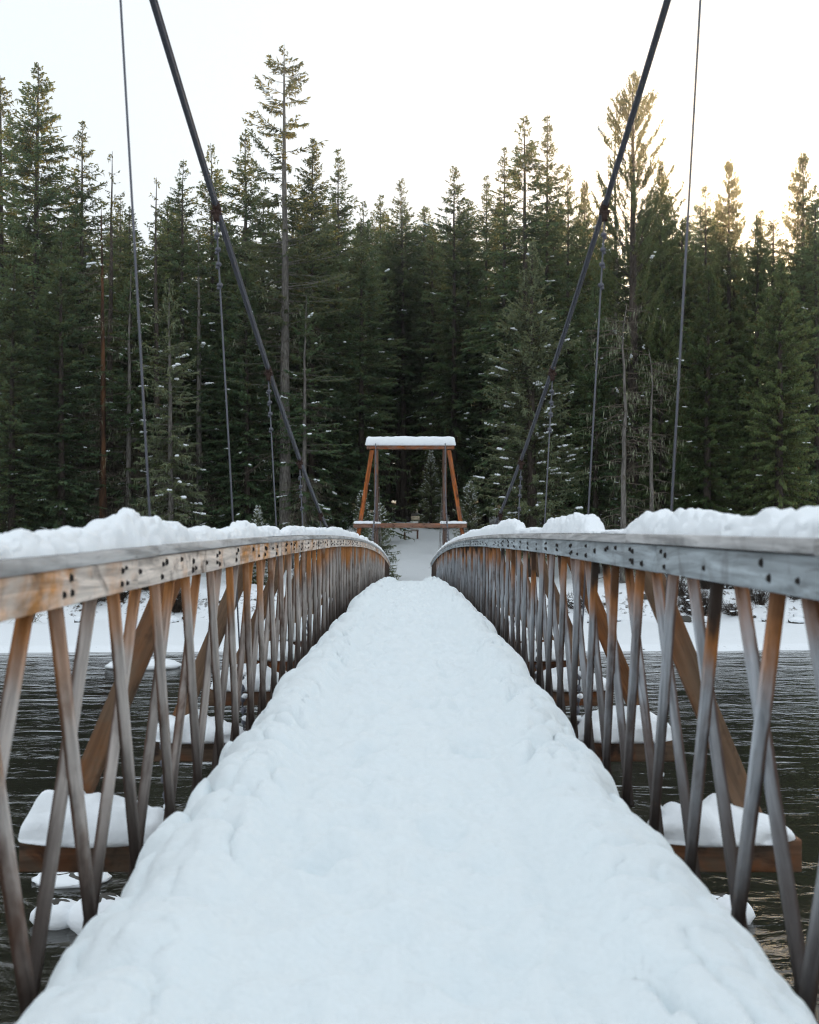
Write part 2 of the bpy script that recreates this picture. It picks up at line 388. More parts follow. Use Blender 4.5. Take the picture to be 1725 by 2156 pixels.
rng = np.random.default_rng(4)
bal_me = {}
LEAN = .52
def baluster_mesh():
    L = 1.40; m = MB(); h = .0178
    zz = np.linspace(0, -L, 5); V = []; 
    c = .0022
    g = .0198; pr = [(-h + c, -g), (h - c, -g), (h, -g + c), (h, g - c), (h - c, g), (-h + c, g), (-h, g - c), (-h, -g + c)]
    for z in zz: V += [(a, b, z) for a, b in pr]
    k = 8; F = []
    for i in range(4):
        for j in range(k): F.append((i * k + j, (i + 1) * k + j, (i + 1) * k + (j + 1) % k, i * k + (j + 1) % k))
    m.add(V, F); m.F.setdefault(k, []).append(np.array([list(range(k)), list(range(4 * k, 5 * k))[::-1]]))
    return m.me('baluster')
for s in (-1, 1):
    rail = empty('railing', bridge_off, bridge, label='lattice railing %s' % ('with tan orange stained boards' if s < 0 else 'with silver grey top boards'))
    MF = M_FAS_L if s < 0 else M_FAS_R
    z_ = lambda y, s=s: zr(y, s)
    # cap boards and fascia boards, each its own piece, butted with narrow joints
    y = Y0 - 2.2 + (.0 if s < 0 else .75); k = 0
    while y < Y1:
        L = [3.0, 2.4, 3.4, 2.7][k % 4]; e = min(y + L, Y1); k += 1
        jz = rng.uniform(-.0025, .0025)
        bpart('cap_board', sweep(y + .002, e - .002, rect(s * .928, s * 1.074, -.038 + jz, jz), z_).me('cap'), M_CAP, rail); y = e
    y = Y0 - 2.0 + (.0 if s < 0 else .45); k = 0
    while y < Y1:
        L = [2.05, 2.9, 2.5, 3.2, 2.2][k % 5]; e = min(y + L, Y1); k += 1
        jz = rng.uniform(-.004, .004); jx = rng.uniform(-.002, .002)
        bpart('fascia_board', sweep(y + .002, e - .002, rect(s * (.948 + jx), s * .979, -.145 + jz, -.041), z_).me('fascia'), MF, rail); y = e
    bpart('outer_board', sweep(Y0 - 2, Y1, rect(s * 1.054, s * 1.068, -.14, -.041), z_).me('outer'), M_BRACE, rail)
    # balusters: leaning pairs in two layers
    me = baluster_mesh(); me.materials.append(M_BAL_L if s < 0 else M_BAL_R)
    yk = .72 if s < 0 else .60; far = MB(); n = 0
    while yk < Y1 - .3:
        for lean, xo, dy in ((1, .998, .03), (-1, 1.034, -.03)):
            yy = yk + dy + rng.uniform(-.012, .012)
            a = math.atan(LEAN / 1.1) * lean + rng.uniform(-.012, .012)
            loc = Vector((s * xo, yy, float(z_(yy)) - .06)); rot = Matrix.Rotation(a, 4, 'X')
            if yy < 46:
                o = obj('baluster', me, None, rail, loc=loc); o.rotation_euler = (a, s * -.028 + rng.uniform(-.006, .006), 0); n += 1
            else:
                T = np.array(Matrix.Translation(loc) @ rot); v = np.array([v.co for v in me.vertices]); v = v @ T[:3, :3].T + T[:3, 3]
                far.add(v, [p.vertices[:] for p in me.polygons if len(p.vertices) == 4])
        yk += .645
    o = obj('baluster_row', far.me('baluster_row'), M_BAL_L if s < 0 else M_BAL_R, rail, kind='stuff')
    # bolts in the fascia
    bm = MB(); P = [(0, .011 * math.cos(t), .011 * math.sin(t)) for t in np.arange(6) * np.pi / 3]
    ring = lambda x, r: [(x, r * math.cos(t), r * math.sin(t)) for t in np.arange(8) * np.pi / 4]
    V = ring(.004, .0105) + ring(-.0022, .0105) + ring(-.0024, .0075) + ring(-.008, .007)
    F = [(i * 8 + j, i * 8 + (j + 1) % 8, (i + 1) * 8 + (j + 1) % 8, (i + 1) * 8 + j) for i in range(3) for j in range(8)]
    bm.add(V, F); bm.F.setdefault(8, []).append(np.array([range(24, 32)])); bme = bm.me('bolt'); bme.materials.append(M_BOLT)
    farb = MB(); y = .72 if s < 0 else .60
    while y < Y1 - .5:
        spots = [(-.028, -.075), (-.03, -.115), (.035, -.07), (.03, -.112)]
        spots = [p for p in spots if rng.random() < .72] + ([(rng.uniform(.2, .42), -rng.uniform(.07, .12))] if rng.random() < .55 else [])
        for dy, dz_ in spots:
            by = y + dy + rng.uniform(-.012, .012); bz = float(z_(by)) + dz_ + rng.uniform(-.008, .008)
            if y < 22:
                o = obj('bolt', bme, None, rail, loc=(s * .9475, by, bz)); bs = rng.uniform(.8, 1.25); o.scale = (s, bs, bs * rng.uniform(.9, 1.25))
            else:
                farb.box(s * .9455, s * .9495, by - .011, by + .011, bz - .010, bz + .010)
        y += .645
    obj('bolt_row', farb.me('bolt_row'), M_BOLT, rail, kind='stuff')
    # raking braces from the outrigger ends up to the rail
    for y in BEAMS:
        a = np.array((s * 1.085, 0, float(z_(y)) - .09)); b = np.array((s * 1.60, 0, zb(y) + .05)); L = np.linalg.norm(b - a)
        key = round(L, 2)
        mm = MB().box(-.056, .056, -.02, .02, -L, .04).me('brace')
        o = obj('raking_brace', mm, M_BRACE, rail, loc=(a[0], y + .0965 * (1), a[2]), bevel=.005)
        o.rotation_euler = (0, math.atan2(-(b - a)[0], -(b - a)[2]), 0)

# ------------------------------------------------------------------ suspension cables and suspenders
YM = 26.8
def zc(y): return .0081 * (np.asarray(y, float) - YM) ** 2 - .555
def xc(y): return 1.115 + np.where(np.asarray(y, float) < YM, .00055, .00063) * (np.asarray(y, float) - YM) ** 2
YT = 51.9
def clip_nodes(m, P, n, step, r, seed):
    rg = random.Random(seed); P = np.array(P, float)
    return m
for s in (-1, 1):
    side = 'left' if s < 0 else 'right'
    c = empty('main_cable', (s * 1.5, YT, float(zc(YT))), label='thick steel suspension cable sweeping down on the %s of the deck' % side, cat='cable', group='main suspension cables')
    ys = np.concatenate([np.linspace(-.8, YT, 130), np.linspace(YT + 1, 64, 8)])
    zt = float(zc(YT))
    Z = np.where(ys <= YT, zc(ys), zt - (ys - YT) * .42); X = np.where(ys <= YT, xc(ys), float(xc(YT)) + (ys - YT) * .03)
    base = np.stack([s * X, ys, Z], -1)
    for q in range(4):
        ph = q * np.pi / 2 + .4
        off = .0118
        dp = np.zeros_like(base); dp[:, 0] = off * math.cos(ph); dp[:, 2] = off * math.sin(ph)
        o = obj('strand', MB().tube(base + dp, .0104, 8).me('strand'), M_STEEL, c, loc=-c.location)
        for p in o.data.polygons: p.use_smooth = True
    for k, y in enumerate(BEAMS[:19]):
        if y > YT - 2: continue
        cy, cx, cz = y, s * float(xc(y)), float(zc(y))
        sl = .0162 * (y - YM)
        m = MB(); t = np.array([0, 1, sl]); t /= np.linalg.norm(t)
        p = np.array([cx, cy, cz]); m.tube([p - t * .04, p + t * .04], .029, 10)
        m.box(cx - .018, cx + .018, cy - .02, cy + .02, cz - .10, cz - .02)
        for e in (-1, 1): m.tube([p + (e * .036, -.0, -.03), p + (e * .015, 0, -.03)], .010, 6)
        for e in (-1, 1): m.tube([p + (-.036, e * .02, -.045), p + (.036, e * .02, -.045)], .007, 6)
        obj('cable_clamp', m.me('clamp'), M_RUST, c, loc=-c.location)
    ordw = {1: 'cropped suspender rod nearest the %s picture edge, with its top out of frame', 2: 'long suspender rod with four clips under the highest visible cable clamp on the %s',
            3: 'suspender rod under the second visible clamp of the %s cable', 4: 'short suspender rod under the third visible clamp of the %s cable',
            5: 'very short suspender rod where the %s cable dips to the rail'}
    for k, y in enumerate(BEAMS[:19]):
        if y > YT - 2: continue
        top = np.array([s * float(xc(y)), y, float(zc(y)) - .09]); bot = np.array([s * 1.115, y, zb(y) + .01])
        if top[2] - bot[2] < .12: continue
        h = empty('suspender_rod', bot, label=(ordw[k] % side) if k in ordw else ('suspender rod out of frame beside the camera on the %s' % side if k == 0 else '%s suspender rod on the %s counted from the near end, short and half hidden' % (ORD[k], side)),
                  cat='suspender rod', group='suspender rods between cable and deck')
        o = obj('rod', MB().tube([top, top * .5 + bot * .5, bot + (0, 0, -.1)], .0056, 8).me('rod'), M_STEEL, h, loc=-h.location)
        dirv = bot - top; Lr = np.linalg.norm(dirv); dirv /= Lr
        for q, dd in enumerate((.10, .20, .30, .44)):
            if dd > Lr * .4: continue
            p = top + dirv * dd; m = MB()
            m.blob(p + (0, 0, .0), .021, .018, .017, 6, 10, .08, k * 10 + q); m.blob(p + (.010 * s, 0, -.022), .012, .014, .013, 5, 8, .1, k + q)
            o = obj('wire_clip', m.me('clip', True), M_STEEL, h, loc=-h.location)
        if Lr > .9:
            for q in range(5):
                p = bot - dirv * (.10 + q * .075); m = MB()
                m.blob(p, .020, .018, .024, 5, 8, .15, k * 7 + q)
                o = obj('turnbuckle_link', m.me('link', True), M_STEEL, h, loc=-h.location)
                if q % 2 == 0 and k < 6:
                    m = MB(); m.blob(p + (.012, -.004, .022), .026, .022, .02, 5, 8, .25, k * 9 + q)
                    obj('snow_clump', m.me('snowclump', True), M_SNOW, o)

# ------------------------------------------------------------------ the far tower
def build_tower():
    t = empty('bridge_tower', (0, YT, -2.6), label='orange timber portal tower with slanted legs at the far end of the bridge', cat='tower')
    back = Vector((0, -YT, 2.6)); gy = YT
    P = lambda u, v: np.array(px(u, v, gy))
    zt = px(0, 938, gy)[2]; zl = px(0, 946.5, gy)[2]
    o = obj('header_beam', MB().box(-1.9, 1.9, -.1, .1, -.16, 0).me('header'), M_TOWERX, t, loc=Vector((0, gy, zt)) + back, bevel=.012)
    ca, cb_ = px(745, 1102, gy), px(982.6, 1111, gy)
    obj('cross_beam', MB().box(ca[0], cb_[0], -.09, .09, -.1, .1).me('cross'), M_TOWERX, t, loc=Vector((0, gy - .215, (ca[2] + cb_[2]) / 2)) + back, bevel=.012)
    for s in (-1, 1):
        xp = s * (1.485)
        zg = float(gz(xp, gy)) - .3
        obj('post', MB().box(-.09, .09, -.09, .09, zg - zl, -.003).me('post'), M_TOWERP, t, loc=Vector((xp, gy, zl)) + back, bevel=.012)
        a = np.array((s * 1.665, gy, zl - .003)); e = px(755 if s < 0 else 974, 1123, gy)
        b = np.array((e[0], gy, e[2])); dv = b - a; b = a + dv * ((zg - a[2]) / dv[2])
        o = obj('slanted_leg', MB().box(-.09, .09, -.09, .09, -np.linalg.norm(b - a), -.02).me('leg'), M_TOWER, t, loc=Vector(a) + back, bevel=.012)
        o.rotation_euler = (0, math.atan2(-(b - a)[0], -(b - a)[2]), 0)
        obj('cable_saddle', MB().box(-.07, .07, -.16, .16, .003, .07).box(-.22, .22, -.105, .105, .004, .018).me('saddle'), M_RUST, t, loc=Vector((s * float(xc(YT)), gy, zt)) + back)
        for q in range(3):
            b0 = np.array((s * 1.36, gy - .1, 2.6 - q * .1)); b1 = np.array((s * (1.25 - q * .05), gy - .6, -1.4))
            obj('guy_wire', MB().tube([b0, b1], .006, 5).me('guy'), M_WIRE, t, loc=back)
        for zz_ in (-.08, -3.7 + .02):
            m = MB(); m.tube([(s * 1.485, gy - .33, zt + zz_), (s * 1.485, gy - .30, zt + zz_)], .03, 8)
            obj('bolt', m.me('towerbolt'), M_BOLT, t, loc=back)
    return zt, (ca[0], cb_[0], ca[2])
TZT, TCR = build_tower()

# ------------------------------------------------------------------ snow lying on things
def snow_loaf(x0, x1, wid, h, seed, n=26, m=16, ends=.10, lump=.25, rough=.14):
    """rounded loaf of snow lying on a bar along x, base at z=0, centred on y=0"""
    xs = np.linspace(0, 1, n); th = np.linspace(-.28 * np.pi, 1.28 * np.pi, m)
    L = x1 - x0; e = np.minimum(xs, 1 - xs) * L
    end = np.sqrt(np.clip(1 - (1 - np.clip(e / ends, 0, 1)) ** 2, 0, 1))
    V = []
    hn = 1 + lump * fbm(xs * L * 3.5, seed * 3.1, seed, 3)
    for i in range(n):
        r = end[i]
        for k in range(m):
            c, s_ = math.cos(th[k]), math.sin(th[k])
            nz = 1 + rough * float(noise(xs[i] * L * 9, th[k] * 2.2, seed + 3))
            y = wid / 2 * c * abs(c) ** -.12 * (.35 + .65 * r) * nz if abs(c) > 1e-3 else 0
            z = (h * hn[i] * nz * (s_ ** .85 if s_ > 0 else 0) + (s_ * .035 if s_ < 0 else 0)) * r + .001
            V.append((x0 + xs[i] * L, y, z))
    F = gridfaces(n, m); mb = MB(); mb.add(V, F[:, ::-1]); 
    mb.F.setdefault(m, []).append(np.array([np.arange(m), (np.arange(m) + (n - 1) * m)[::-1]]))
    i = np.arange(n - 1) * m
    mb.F.setdefault(4, []).append(np.stack([i, i + m, i + m + m - 1, i + m - 1], -1)[:, ::-1])
    return mb.me('snow_loaf', True)
obj('snow_cap', snow_loaf(-1.97, 1.98, .46, .37, 5, 60, 18, .16, .07, .04), M_SNOW, loc=(0, YT, TZT + .02), label='thick flat snow cap on the header beam of the far tower', cat='snow')
for s in (-1, 1):
    x0, x1 = (TCR[0] - .02, -1.25) if s < 0 else (1.25, TCR[1] + .02)
    obj('snow_cap', snow_loaf(x0, x1, .24, .09, 21 + s, 24, 12, .1, .35), M_SNOW, loc=(0, YT - .215, TCR[2] + .001), label='thin strip of snow on the %s end of the tower cross beam' % ('left' if s < 0 else 'right'), cat='snow', group='snow on the tower cross beam')
ordn = ['out of sight beam end', 'nearest', 'second nearest', 'third', 'fourth', 'fifth', 'sixth']
for s in (-1, 1):
    for k, y in enumerate(BEAMS[:17]):
        rgk = np.random.default_rng(100 + k * 2 + s)
        x0, x1 = 1.09, 1.77 + rgk.uniform(-.03, .02)
        if s < 0: x0, x1 = -x1, -x0
        h = rgk.uniform(.145, .20) + (.05 if s < 0 and k == 1 else 0)
        me = snow_loaf(x0, x1, .30 + rgk.uniform(-.02, .05), h, 40 + k * 2 + s, 44, 22, .30, .42, .22)
        lab = ('thick rounded snow cap on the %s outrigger beam end %s of the deck' % (ordn[k], 'left' if s < 0 else 'right')) if 0 < k < 7 else \
              ('small far snow cap on the %s outrigger beam %s of the deck' % (ORD[k - 1], 'left' if s < 0 else 'right') if k else 'snow cap on the outrigger beam beside the camera %s' % ('left' if s < 0 else 'right'))
        obj('snow_cap', me, M_SNOW, loc=(0, y, zb(y) + .001), label=lab, cat='snow', group='snow caps on the outrigger beams')

def deck_snow():
    ys = np.concatenate([np.linspace(.5, 1.6, 14)[:-1], np.exp(np.linspace(math.log(1.6), math.log(30), 700)), np.linspace(30.3, 57.6, 90)])
    t = np.linspace(-1, 1, 161)
    X0 = np.sign(t) * np.abs(t) ** .8
    Y = ys[:, None] * np.ones_like(t)[None]
    E = np.empty((len(ys), 2))
    for q, s in enumerate((-1, 1)):
        E[:, q] = .912 + .045 * fbm(ys * 2.2, s * 9.0, 3, 2) + .008 * fbm(ys * 7, s * 5.0, 8, 2)
        E[:, q] += .015 * (1 - sstep(2.0, 4.2, ys))
    EE = np.where(t[None] < 0, E[:, :1], E[:, 1:])
    X = X0[None] * EE
    r = np.abs(X); rr = r / EE
    Z = zs(Y)
    # trodden flat middle between lumpy berms that roll off at the edge
    wob = .05 * fbm(Y * .9, np.sign(X) * 4.0, 15, 3)
    berm = sstep(.43, .60, r + wob)
    Z = Z + berm * (.135 + .06 * fbm(X * 1.5, Y * 1.5, 21, 3)) - .035
    f = np.clip((rr - .72) / .28, 0, 1)
    Z = Z - .06 * f - .21 * (1 - np.sqrt(np.clip(1 - f ** 3.0, 0, 1)))
    wx = X + .05 * fbm(X * 3, Y * 3, 9, 2); wy = Y + .05 * fbm(X * 3, Y * 3, 10, 2)
    pil = 1 - np.abs(noise(wx * 4.4 + 3, wy * 3.4, 55))                       # rounded clods with creases between
    pil2 = 1 - np.abs(noise(wx * 9.5 + 3, wy * 8.0, 56))
    Z = Z - berm * (.115 * pil ** 4 + .045 * pil2 ** 4) * (.45 + .75 * sstep(-.3, .5, noise(X * 1.1, Y * .9, 77)))
    # old softened footprints along the middle
    mid = 1 - sstep(.42, .58, r + wob)
    ft = np.zeros_like(Z); rg = np.random.default_rng(8); yy = .8
    while yy < 34:
        for sx in (-1, 1):
            for rep_ in range(4):
                fx = sx * rg.uniform(.05, .34); fy = yy + rg.uniform(-.2, .2); a = rg.normal(0, .25)
                q = (np.abs(ys - fy) < .45); Xq, Yq = X[q], Y[q]
                u_ = ((Xq - fx) * math.cos(a) + (Yq - fy) * math.sin(a)) / rg.uniform(.065, .10); v_ = (-(Xq - fx) * math.sin(a) + (Yq - fy) * math.cos(a)) / rg.uniform(.13, .19)
                d2 = u_ ** 2 + v_ ** 2
                ft[q] += rg.uniform(.012, .030) * (-np.exp(-d2 ** 1.4) + .45 * np.exp(-(np.sqrt(d2) - 1.35) ** 2 * 6))
        yy += .36
    Z = Z + mid * (ft + .024 * fbm(X * 2.6, Y * 2.0, 63, 3) + .026 * fbm(X * 9, Y * 5.5, 65, 3))
    Z = Z + .011 * fbm(X * 22, Y * 15, 71, 3)
    V = np.stack([X, Y, Z], -1).reshape(-1, 3)
    return mesh('deck_snow', V, [gridfaces(len(ys), len(t))], True)
obj('deck_snow', deck_snow(), M_DECKSNOW, kind='stuff', label='trodden snow with lumpy shoulders covering the bridge deck')

# snow on the rails, height measured along each rail
def prof_left():
    a = [(0, 260), (120, 215), (370, 235), (470, 220), (570, 160), (680, 205), (770, 170), (860, 170), (900, 110), (1010, 80), (1100, 45), (1160, 100), (1200, 125), (1330, 105), (1480, 135), (1560, 150), (1640, 220)]
    p = [(.24 * x, 1069.5 + .24 * y) for x, y in a]
    b = [(0, 345), (60, 340), (70, 305), (130, 290), (200, 325), (310, 365), (325, 340), (380, 345), (410, 335), (425, 380), (470, 380), (530, 370), (560, 340), (630, 340), (650, 345), (690, 340), (720, 365), (780, 350), (850, 350), (930, 355), (990, 345), (1060, 350), (1100, 370), (1200, 395), (1260, 410)]
    p += [(414, 1110), (450, 1116), (470, 1118)] + [(483 + .22 * x, 1035 + .22 * y) for x, y in b]
    return p
def prof_right():
    a = [(0, 340), (100, 332), (140, 280), (200, 215), (300, 180), (370, 190), (430, 215), (500, 200), (560, 182), (700, 180), (790, 210), (880, 195), (960, 215), (1050, 240), (1180, 230), (1300, 195), (1390, 170), (1440, 200), (1500, 270), (1540, 200), (1630, 145), (1725, 185)]
    p = [(1311 + .24 * x, 1035 + .24 * y) for x, y in a]
    b = [(360, 475), (400, 470), (430, 440), (480, 430), (560, 400), (600, 375), (640, 370), (690, 370), (760, 335), (870, 325), (890, 300), (980, 275), (1040, 290), (1070, 350), (1110, 360), (1200, 350), (1230, 360), (1300, 350)]
    p += [(862.5 + .22 * x, 1035 + .22 * y) for x, y in b]
    p += [(862.5 + .5 * x, 621 + .5 * y) for x, y in [(580, 980), (600, 950), (650, 940), (680, 935), (720, 927), (770, 940), (784, 980), (800, 992), (860, 992)]]
    return p
def rail_snow(s):
    pts = []
    for u, v in (prof_left() if s < 0 else prof_right()):
        off = abs(u - UC); d = 1.0 * FPX / off
        if d > 40: continue
        pts.append((d, (VH - v) / FPX * d - float(zr(d, s))))
    pts.sort(); D = np.array([p[0] for p in pts]); Hh = np.array([p[1] for p in pts])
    ys = np.concatenate([np.exp(np.linspace(math.log(1.3), math.log(24), 1100)), np.linspace(24.05, Y1 - .1, 420)])
    far_h = .085 if s < 0 else .07
    far = far_h * (.75 + .6 * fbm(ys * 2.1, 5.0 * s, 7, 2))
    wgt = sstep(D[-1] * .6, D[-1], ys)
    H = np.interp(ys, D, Hh) * (1 - wgt) + far * wgt
    H = np.where(ys < D[0], H * (.9 + .2 * fbm(ys * 5, 1.0, 3)), H)
    H = np.clip(H, .012, .16) 
    # scalloped lumps
    sc = np.abs(np.sin(np.cumsum(np.gradient(ys) * (15 + 7 * noise(ys * 1.2, 0 * ys + s, 4)))))
    H = H * (.70 + .36 * np.sqrt(sc))
    if s > 0:
        bare = sstep(.03, .05, H)
    else: bare = np.ones_like(H)
    m = 21; th = np.linspace(0, np.pi, m)
    V = np.empty((len(ys), m, 3))
    for k in range(m):
        c, s_ = math.cos(th[k]), math.sin(th[k])
        wv = .058 + .010 * fbm(ys * 4.0, 0 * ys + 2 * np.sign(c), 13, 3)
        xx = 1.0 - c * abs(c) ** -.35 * wv if abs(c) > 1e-3 else 1.0 + 0 * ys
        bil = np.abs(noise(ys * 9, 0 * ys + th[k] * 1.6, 19 + (s > 0))); nz = 1.12 - .42 * (1 - np.sqrt(bil)) * (1 - .5 * s_) + .10 * fbm(ys * 22, 0 * ys + th[k] * 4, 29, 2)
        xx = 1.0 + (xx - 1.0) * (.80 + .30 * np.sqrt(bil)); V[:, k, 0] = s * xx; V[:, k, 1] = ys + .012 * noise(ys * 12, 0 * ys + th[k] * 3, 23)
        V[:, k, 2] = zr(ys, s) + .0015 + H * nz * s_ ** .7
    F = gridfaces(len(ys), m)
    if s > 0: F = F[:, ::-1]
    return mesh('rail_snow', V.reshape(-1, 3), [F], True)
for s in (-1, 1):
    obj('rail_snow', rail_snow(s), M_SNOW, kind='stuff', label='lumpy snow lying along the cap of the %s railing' % ('left' if s < 0 else 'right'))

# ------------------------------------------------------------------ conifers
def kites(base, dirs, length, width, rng, roll=None):
    """one flat kite-shaped spray per row"""
    n = len(base)
    ref = rng.normal(size=(n, 3)); ref[:, 2] += 1.2
    sd = np.cross(dirs, ref); sd /= np.linalg.norm(sd, axis=1)[:, None] + 1e-9
    mid = base + dirs * (length * .45)[:, None]
    V = np.stack([base, mid + sd * (width / 2)[:, None], base + dirs * length[:, None], mid - sd * (width / 2)[:, None]], 1).reshape(-1, 3)
    return V, np.arange(n * 4).reshape(-1, 4)
def norm(v): return v / (np.linalg.norm(v, axis=-1)[..., None] + 1e-9)

def conifer(seed, H, r0, lo, prof, dz=.24, nb=4.5, el_top=.5, el_lo=-.15, droop=.25, upturn=.12, tl=.48, tw=.085, sp=.13, gap=0.0,
            dead_lo=.05, dead_n=40, dead_len=1.6, snow=40, moss=0, tufts=False, hang=.25, lean=.0, crooked=.12, snow_r=.075):
    rg = np.random.default_rng(seed)
    nz = 14; zz = np.linspace(0, 1, nz)
    cx = crooked * np.cumsum(rg.normal(0, .25, nz)) * zz; cy = crooked * np.cumsum(rg.normal(0, .25, nz)) * zz
    tr = MB(); P = np.stack([cx + lean * zz * H, cy, zz * H], -1)
    rad = r0 * (1 - zz) ** .85 + .012; rad[0] *= 1.35
    tr.tube(P, rad, 9)
    tx = lambda z: np.interp(z / H, zz, P[:, 0]); ty = lambda z: np.interp(z / H, zz, P[:, 1])
    # living branches
    zs_ = []
    z = lo * H
    while z < H - .15:
        k = rg.poisson(nb); 
        if rg.random() < gap: k = k // 3
        zs_ += [z + rg.uniform(-dz / 2, dz / 2) for _ in range(k)]; z += dz * (1 if z < H * .8 else .75)
    zb_ = np.clip(np.array(zs_), lo * H, H - .1); n = len(zb_)
    t = (zb_ / H - lo) / (1 - lo)
    L = prof(t) * rg.uniform(.6, 1.12, n) * H / 28.0
    sector = 1 + .22 * np.sin(rg.uniform(0, 6.28) + zb_ * .9)
    az = rg.uniform(0, 2 * np.pi, n); L = L * (1 + .20 * np.cos(az * 2 + zb_ * .35)) * sector ** .5
    L = np.maximum(L, .18)
    e = el_lo + (el_top - el_lo) * t ** 1.6 + rg.normal(0, .09, n)
    rd = np.stack([np.cos(az), np.sin(az), 0 * az], -1)
    B0 = np.stack([tx(zb_), ty(zb_), zb_], -1)
    def bpt(i, s):
        Ls = L[i] * s
        off = rd[i] * (Ls * np.cos(e[i]))[:, None]
        off[:, 2] += Ls * np.sin(e[i]) - droop * (1 - t[i] * .7) * L[i] * s ** 2 + upturn * L[i] * s ** 3
        return B0[i] + off
    ii = np.arange(n)
    ss = np.linspace(0, 1, 4)
    PP = np.stack([bpt(ii, np.full(n, q)) for q in ss], 1)     # n,4,3
    br = np.clip(.006 + L * .009, .006, .05)
    side = np.stack([-rd[:, 1], rd[:, 0], 0 * az], -1)
    upv = np.array([0, 0, 1.0])
    ring = []
    for a in range(3):
        th = a * 2.094
        ring.append(PP + (side[:, None] * math.cos(th) + upv * math.sin(th)) * (br[:, None] * (1 - ss * .8))[..., None])
    RV = np.stack(ring, 2).reshape(-1, 3)     # n,4,3rings
    o = (np.arange(n) * 12)[:, None, None] + (np.arange(3) * 3)[None, :, None]; a = np.arange(3)[None, None]
    RF = np.stack([o + a, o + (a + 1) % 3, o + 3 + (a + 1) % 3, o + 3 + a], -1).reshape(-1, 4)
    tr.add(RV, RF)
    # needle sprays along the branches
    cnt = np.maximum((L / sp).astype(int), 3) * 2
    bi = np.repeat(ii, cnt); N = len(bi)
    s = rg.uniform(.06, 1.0, N) ** .8
    if tufts: s = 1 - (1 - s) * .55
    p = bpt(bi, s); tan = norm(bpt(bi, s + .02) - p)
    sgn = rg.choice([-1.0, 1.0], N)
    sv = np.cross(tan, upv); sv = norm(sv)
    ang = rg.uniform(.55, 1.05, N)
    d = tan * np.cos(ang)[:, None] + sv * (sgn * np.sin(ang))[:, None]
    d[:, 2] += rg.normal(-.10 - hang * .5, .22, N)
    if tufts: d = norm(tan * .7 + rg.normal(0, .55, (N, 3)) + upv * .25)
    d = norm(d)
    ln = tl * (1.1 - .55 * s) * rg.uniform(.55, 1.25, N) * np.clip(L[bi] / 1.2, .45, 1.15)
    V1, F1 = kites(p, d, ln, tw * rg.uniform(.7, 1.4, N), rg)
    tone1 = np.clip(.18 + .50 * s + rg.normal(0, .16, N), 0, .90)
    # hanging small sprays below
    hs = rg.random(N) < hang
    hp = p[hs] + d[hs] * (ln[hs] * rg.uniform(.2, .8, hs.sum()))[:, None]
    hd = rg.normal(0, .35, (len(hp), 3)); hd[:, 2] -= 1.0; hd = norm(hd)
    V2, F2 = kites(hp, hd, rg.uniform(.14, .34, len(hp)), tw * rg.uniform(.6, 1.0, len(hp)), rg)
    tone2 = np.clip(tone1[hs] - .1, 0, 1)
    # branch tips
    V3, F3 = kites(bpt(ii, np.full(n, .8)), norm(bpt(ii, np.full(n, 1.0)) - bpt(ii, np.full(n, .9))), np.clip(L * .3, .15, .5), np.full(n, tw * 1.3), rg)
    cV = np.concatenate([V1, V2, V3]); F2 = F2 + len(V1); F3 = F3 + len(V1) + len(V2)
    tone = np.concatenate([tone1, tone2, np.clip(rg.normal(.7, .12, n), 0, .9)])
    dead = rg.random(len(tone)) < .025; tone[dead] = 1.0
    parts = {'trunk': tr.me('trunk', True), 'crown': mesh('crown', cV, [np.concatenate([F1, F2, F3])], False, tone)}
    # dead lower branches
    if dead_n:
        db = MB(); mv = []
        zd = rg.uniform(dead_lo * H, min(.98, lo + .22) * H, dead_n)
        for q in range(dead_n):
            a_ = rg.uniform(0, 6.28); LL = dead_len * rg.uniform(.4, 1.15); k = 5
            sq = np.linspace(0, 1, k); pts = np.stack([np.cos(a_) * LL * sq, np.sin(a_) * LL * sq, LL * (.05 * sq - .35 * sq ** 2 + rg.uniform(-.1, .3) * sq ** 3)], -1)
            pts[1:] += rg.normal(0, .05 * LL, (k - 1, 3)) * .6
            b0 = np.array([tx(zd[q]), ty(zd[q]), zd[q]]); pts += b0
            db.tube(pts, np.linspace(.02, .006, k), 4, False)
            for w_ in range(rg.integers(3, 8)):
                f = rg.uniform(.25, 1); i0 = min(int(f * (k - 1)), k - 2); pp = pts[i0] + (pts[i0 + 1] - pts[i0]) * (f * (k - 1) - i0)
                dd = norm(pts[i0 + 1] - pts[i0] + rg.normal(0, .6 * LL / k, 3)); l2 = rg.uniform(.15, .55) * LL * .6
                q2 = pp + dd * l2 + np.array([0, 0, rg.normal(-.05, .08)]); db.tube([pp, (pp + q2) / 2 + rg.normal(0, .03, 3), q2], [.009, .007, .004], 3, False)
                if rg.random() < moss: mv.append(pp); mv.append(q2)
        parts['dead_branches'] = db.me('dead')
        if mv:
            mv = np.array(mv); mv = np.repeat(mv, 2, 0) + rg.normal(0, .06, (len(mv) * 2, 3))
            hd = rg.normal(0, .12, (len(mv), 3)); hd[:, 2] -= 1; hd = norm(hd)
            Vm, Fm = kites(mv, hd, rg.uniform(.08, .42, len(mv)), rg.uniform(.010, .034, len(mv)), rg)
            parts['hanging_lichen'] = mesh('lichen', Vm, [Fm])
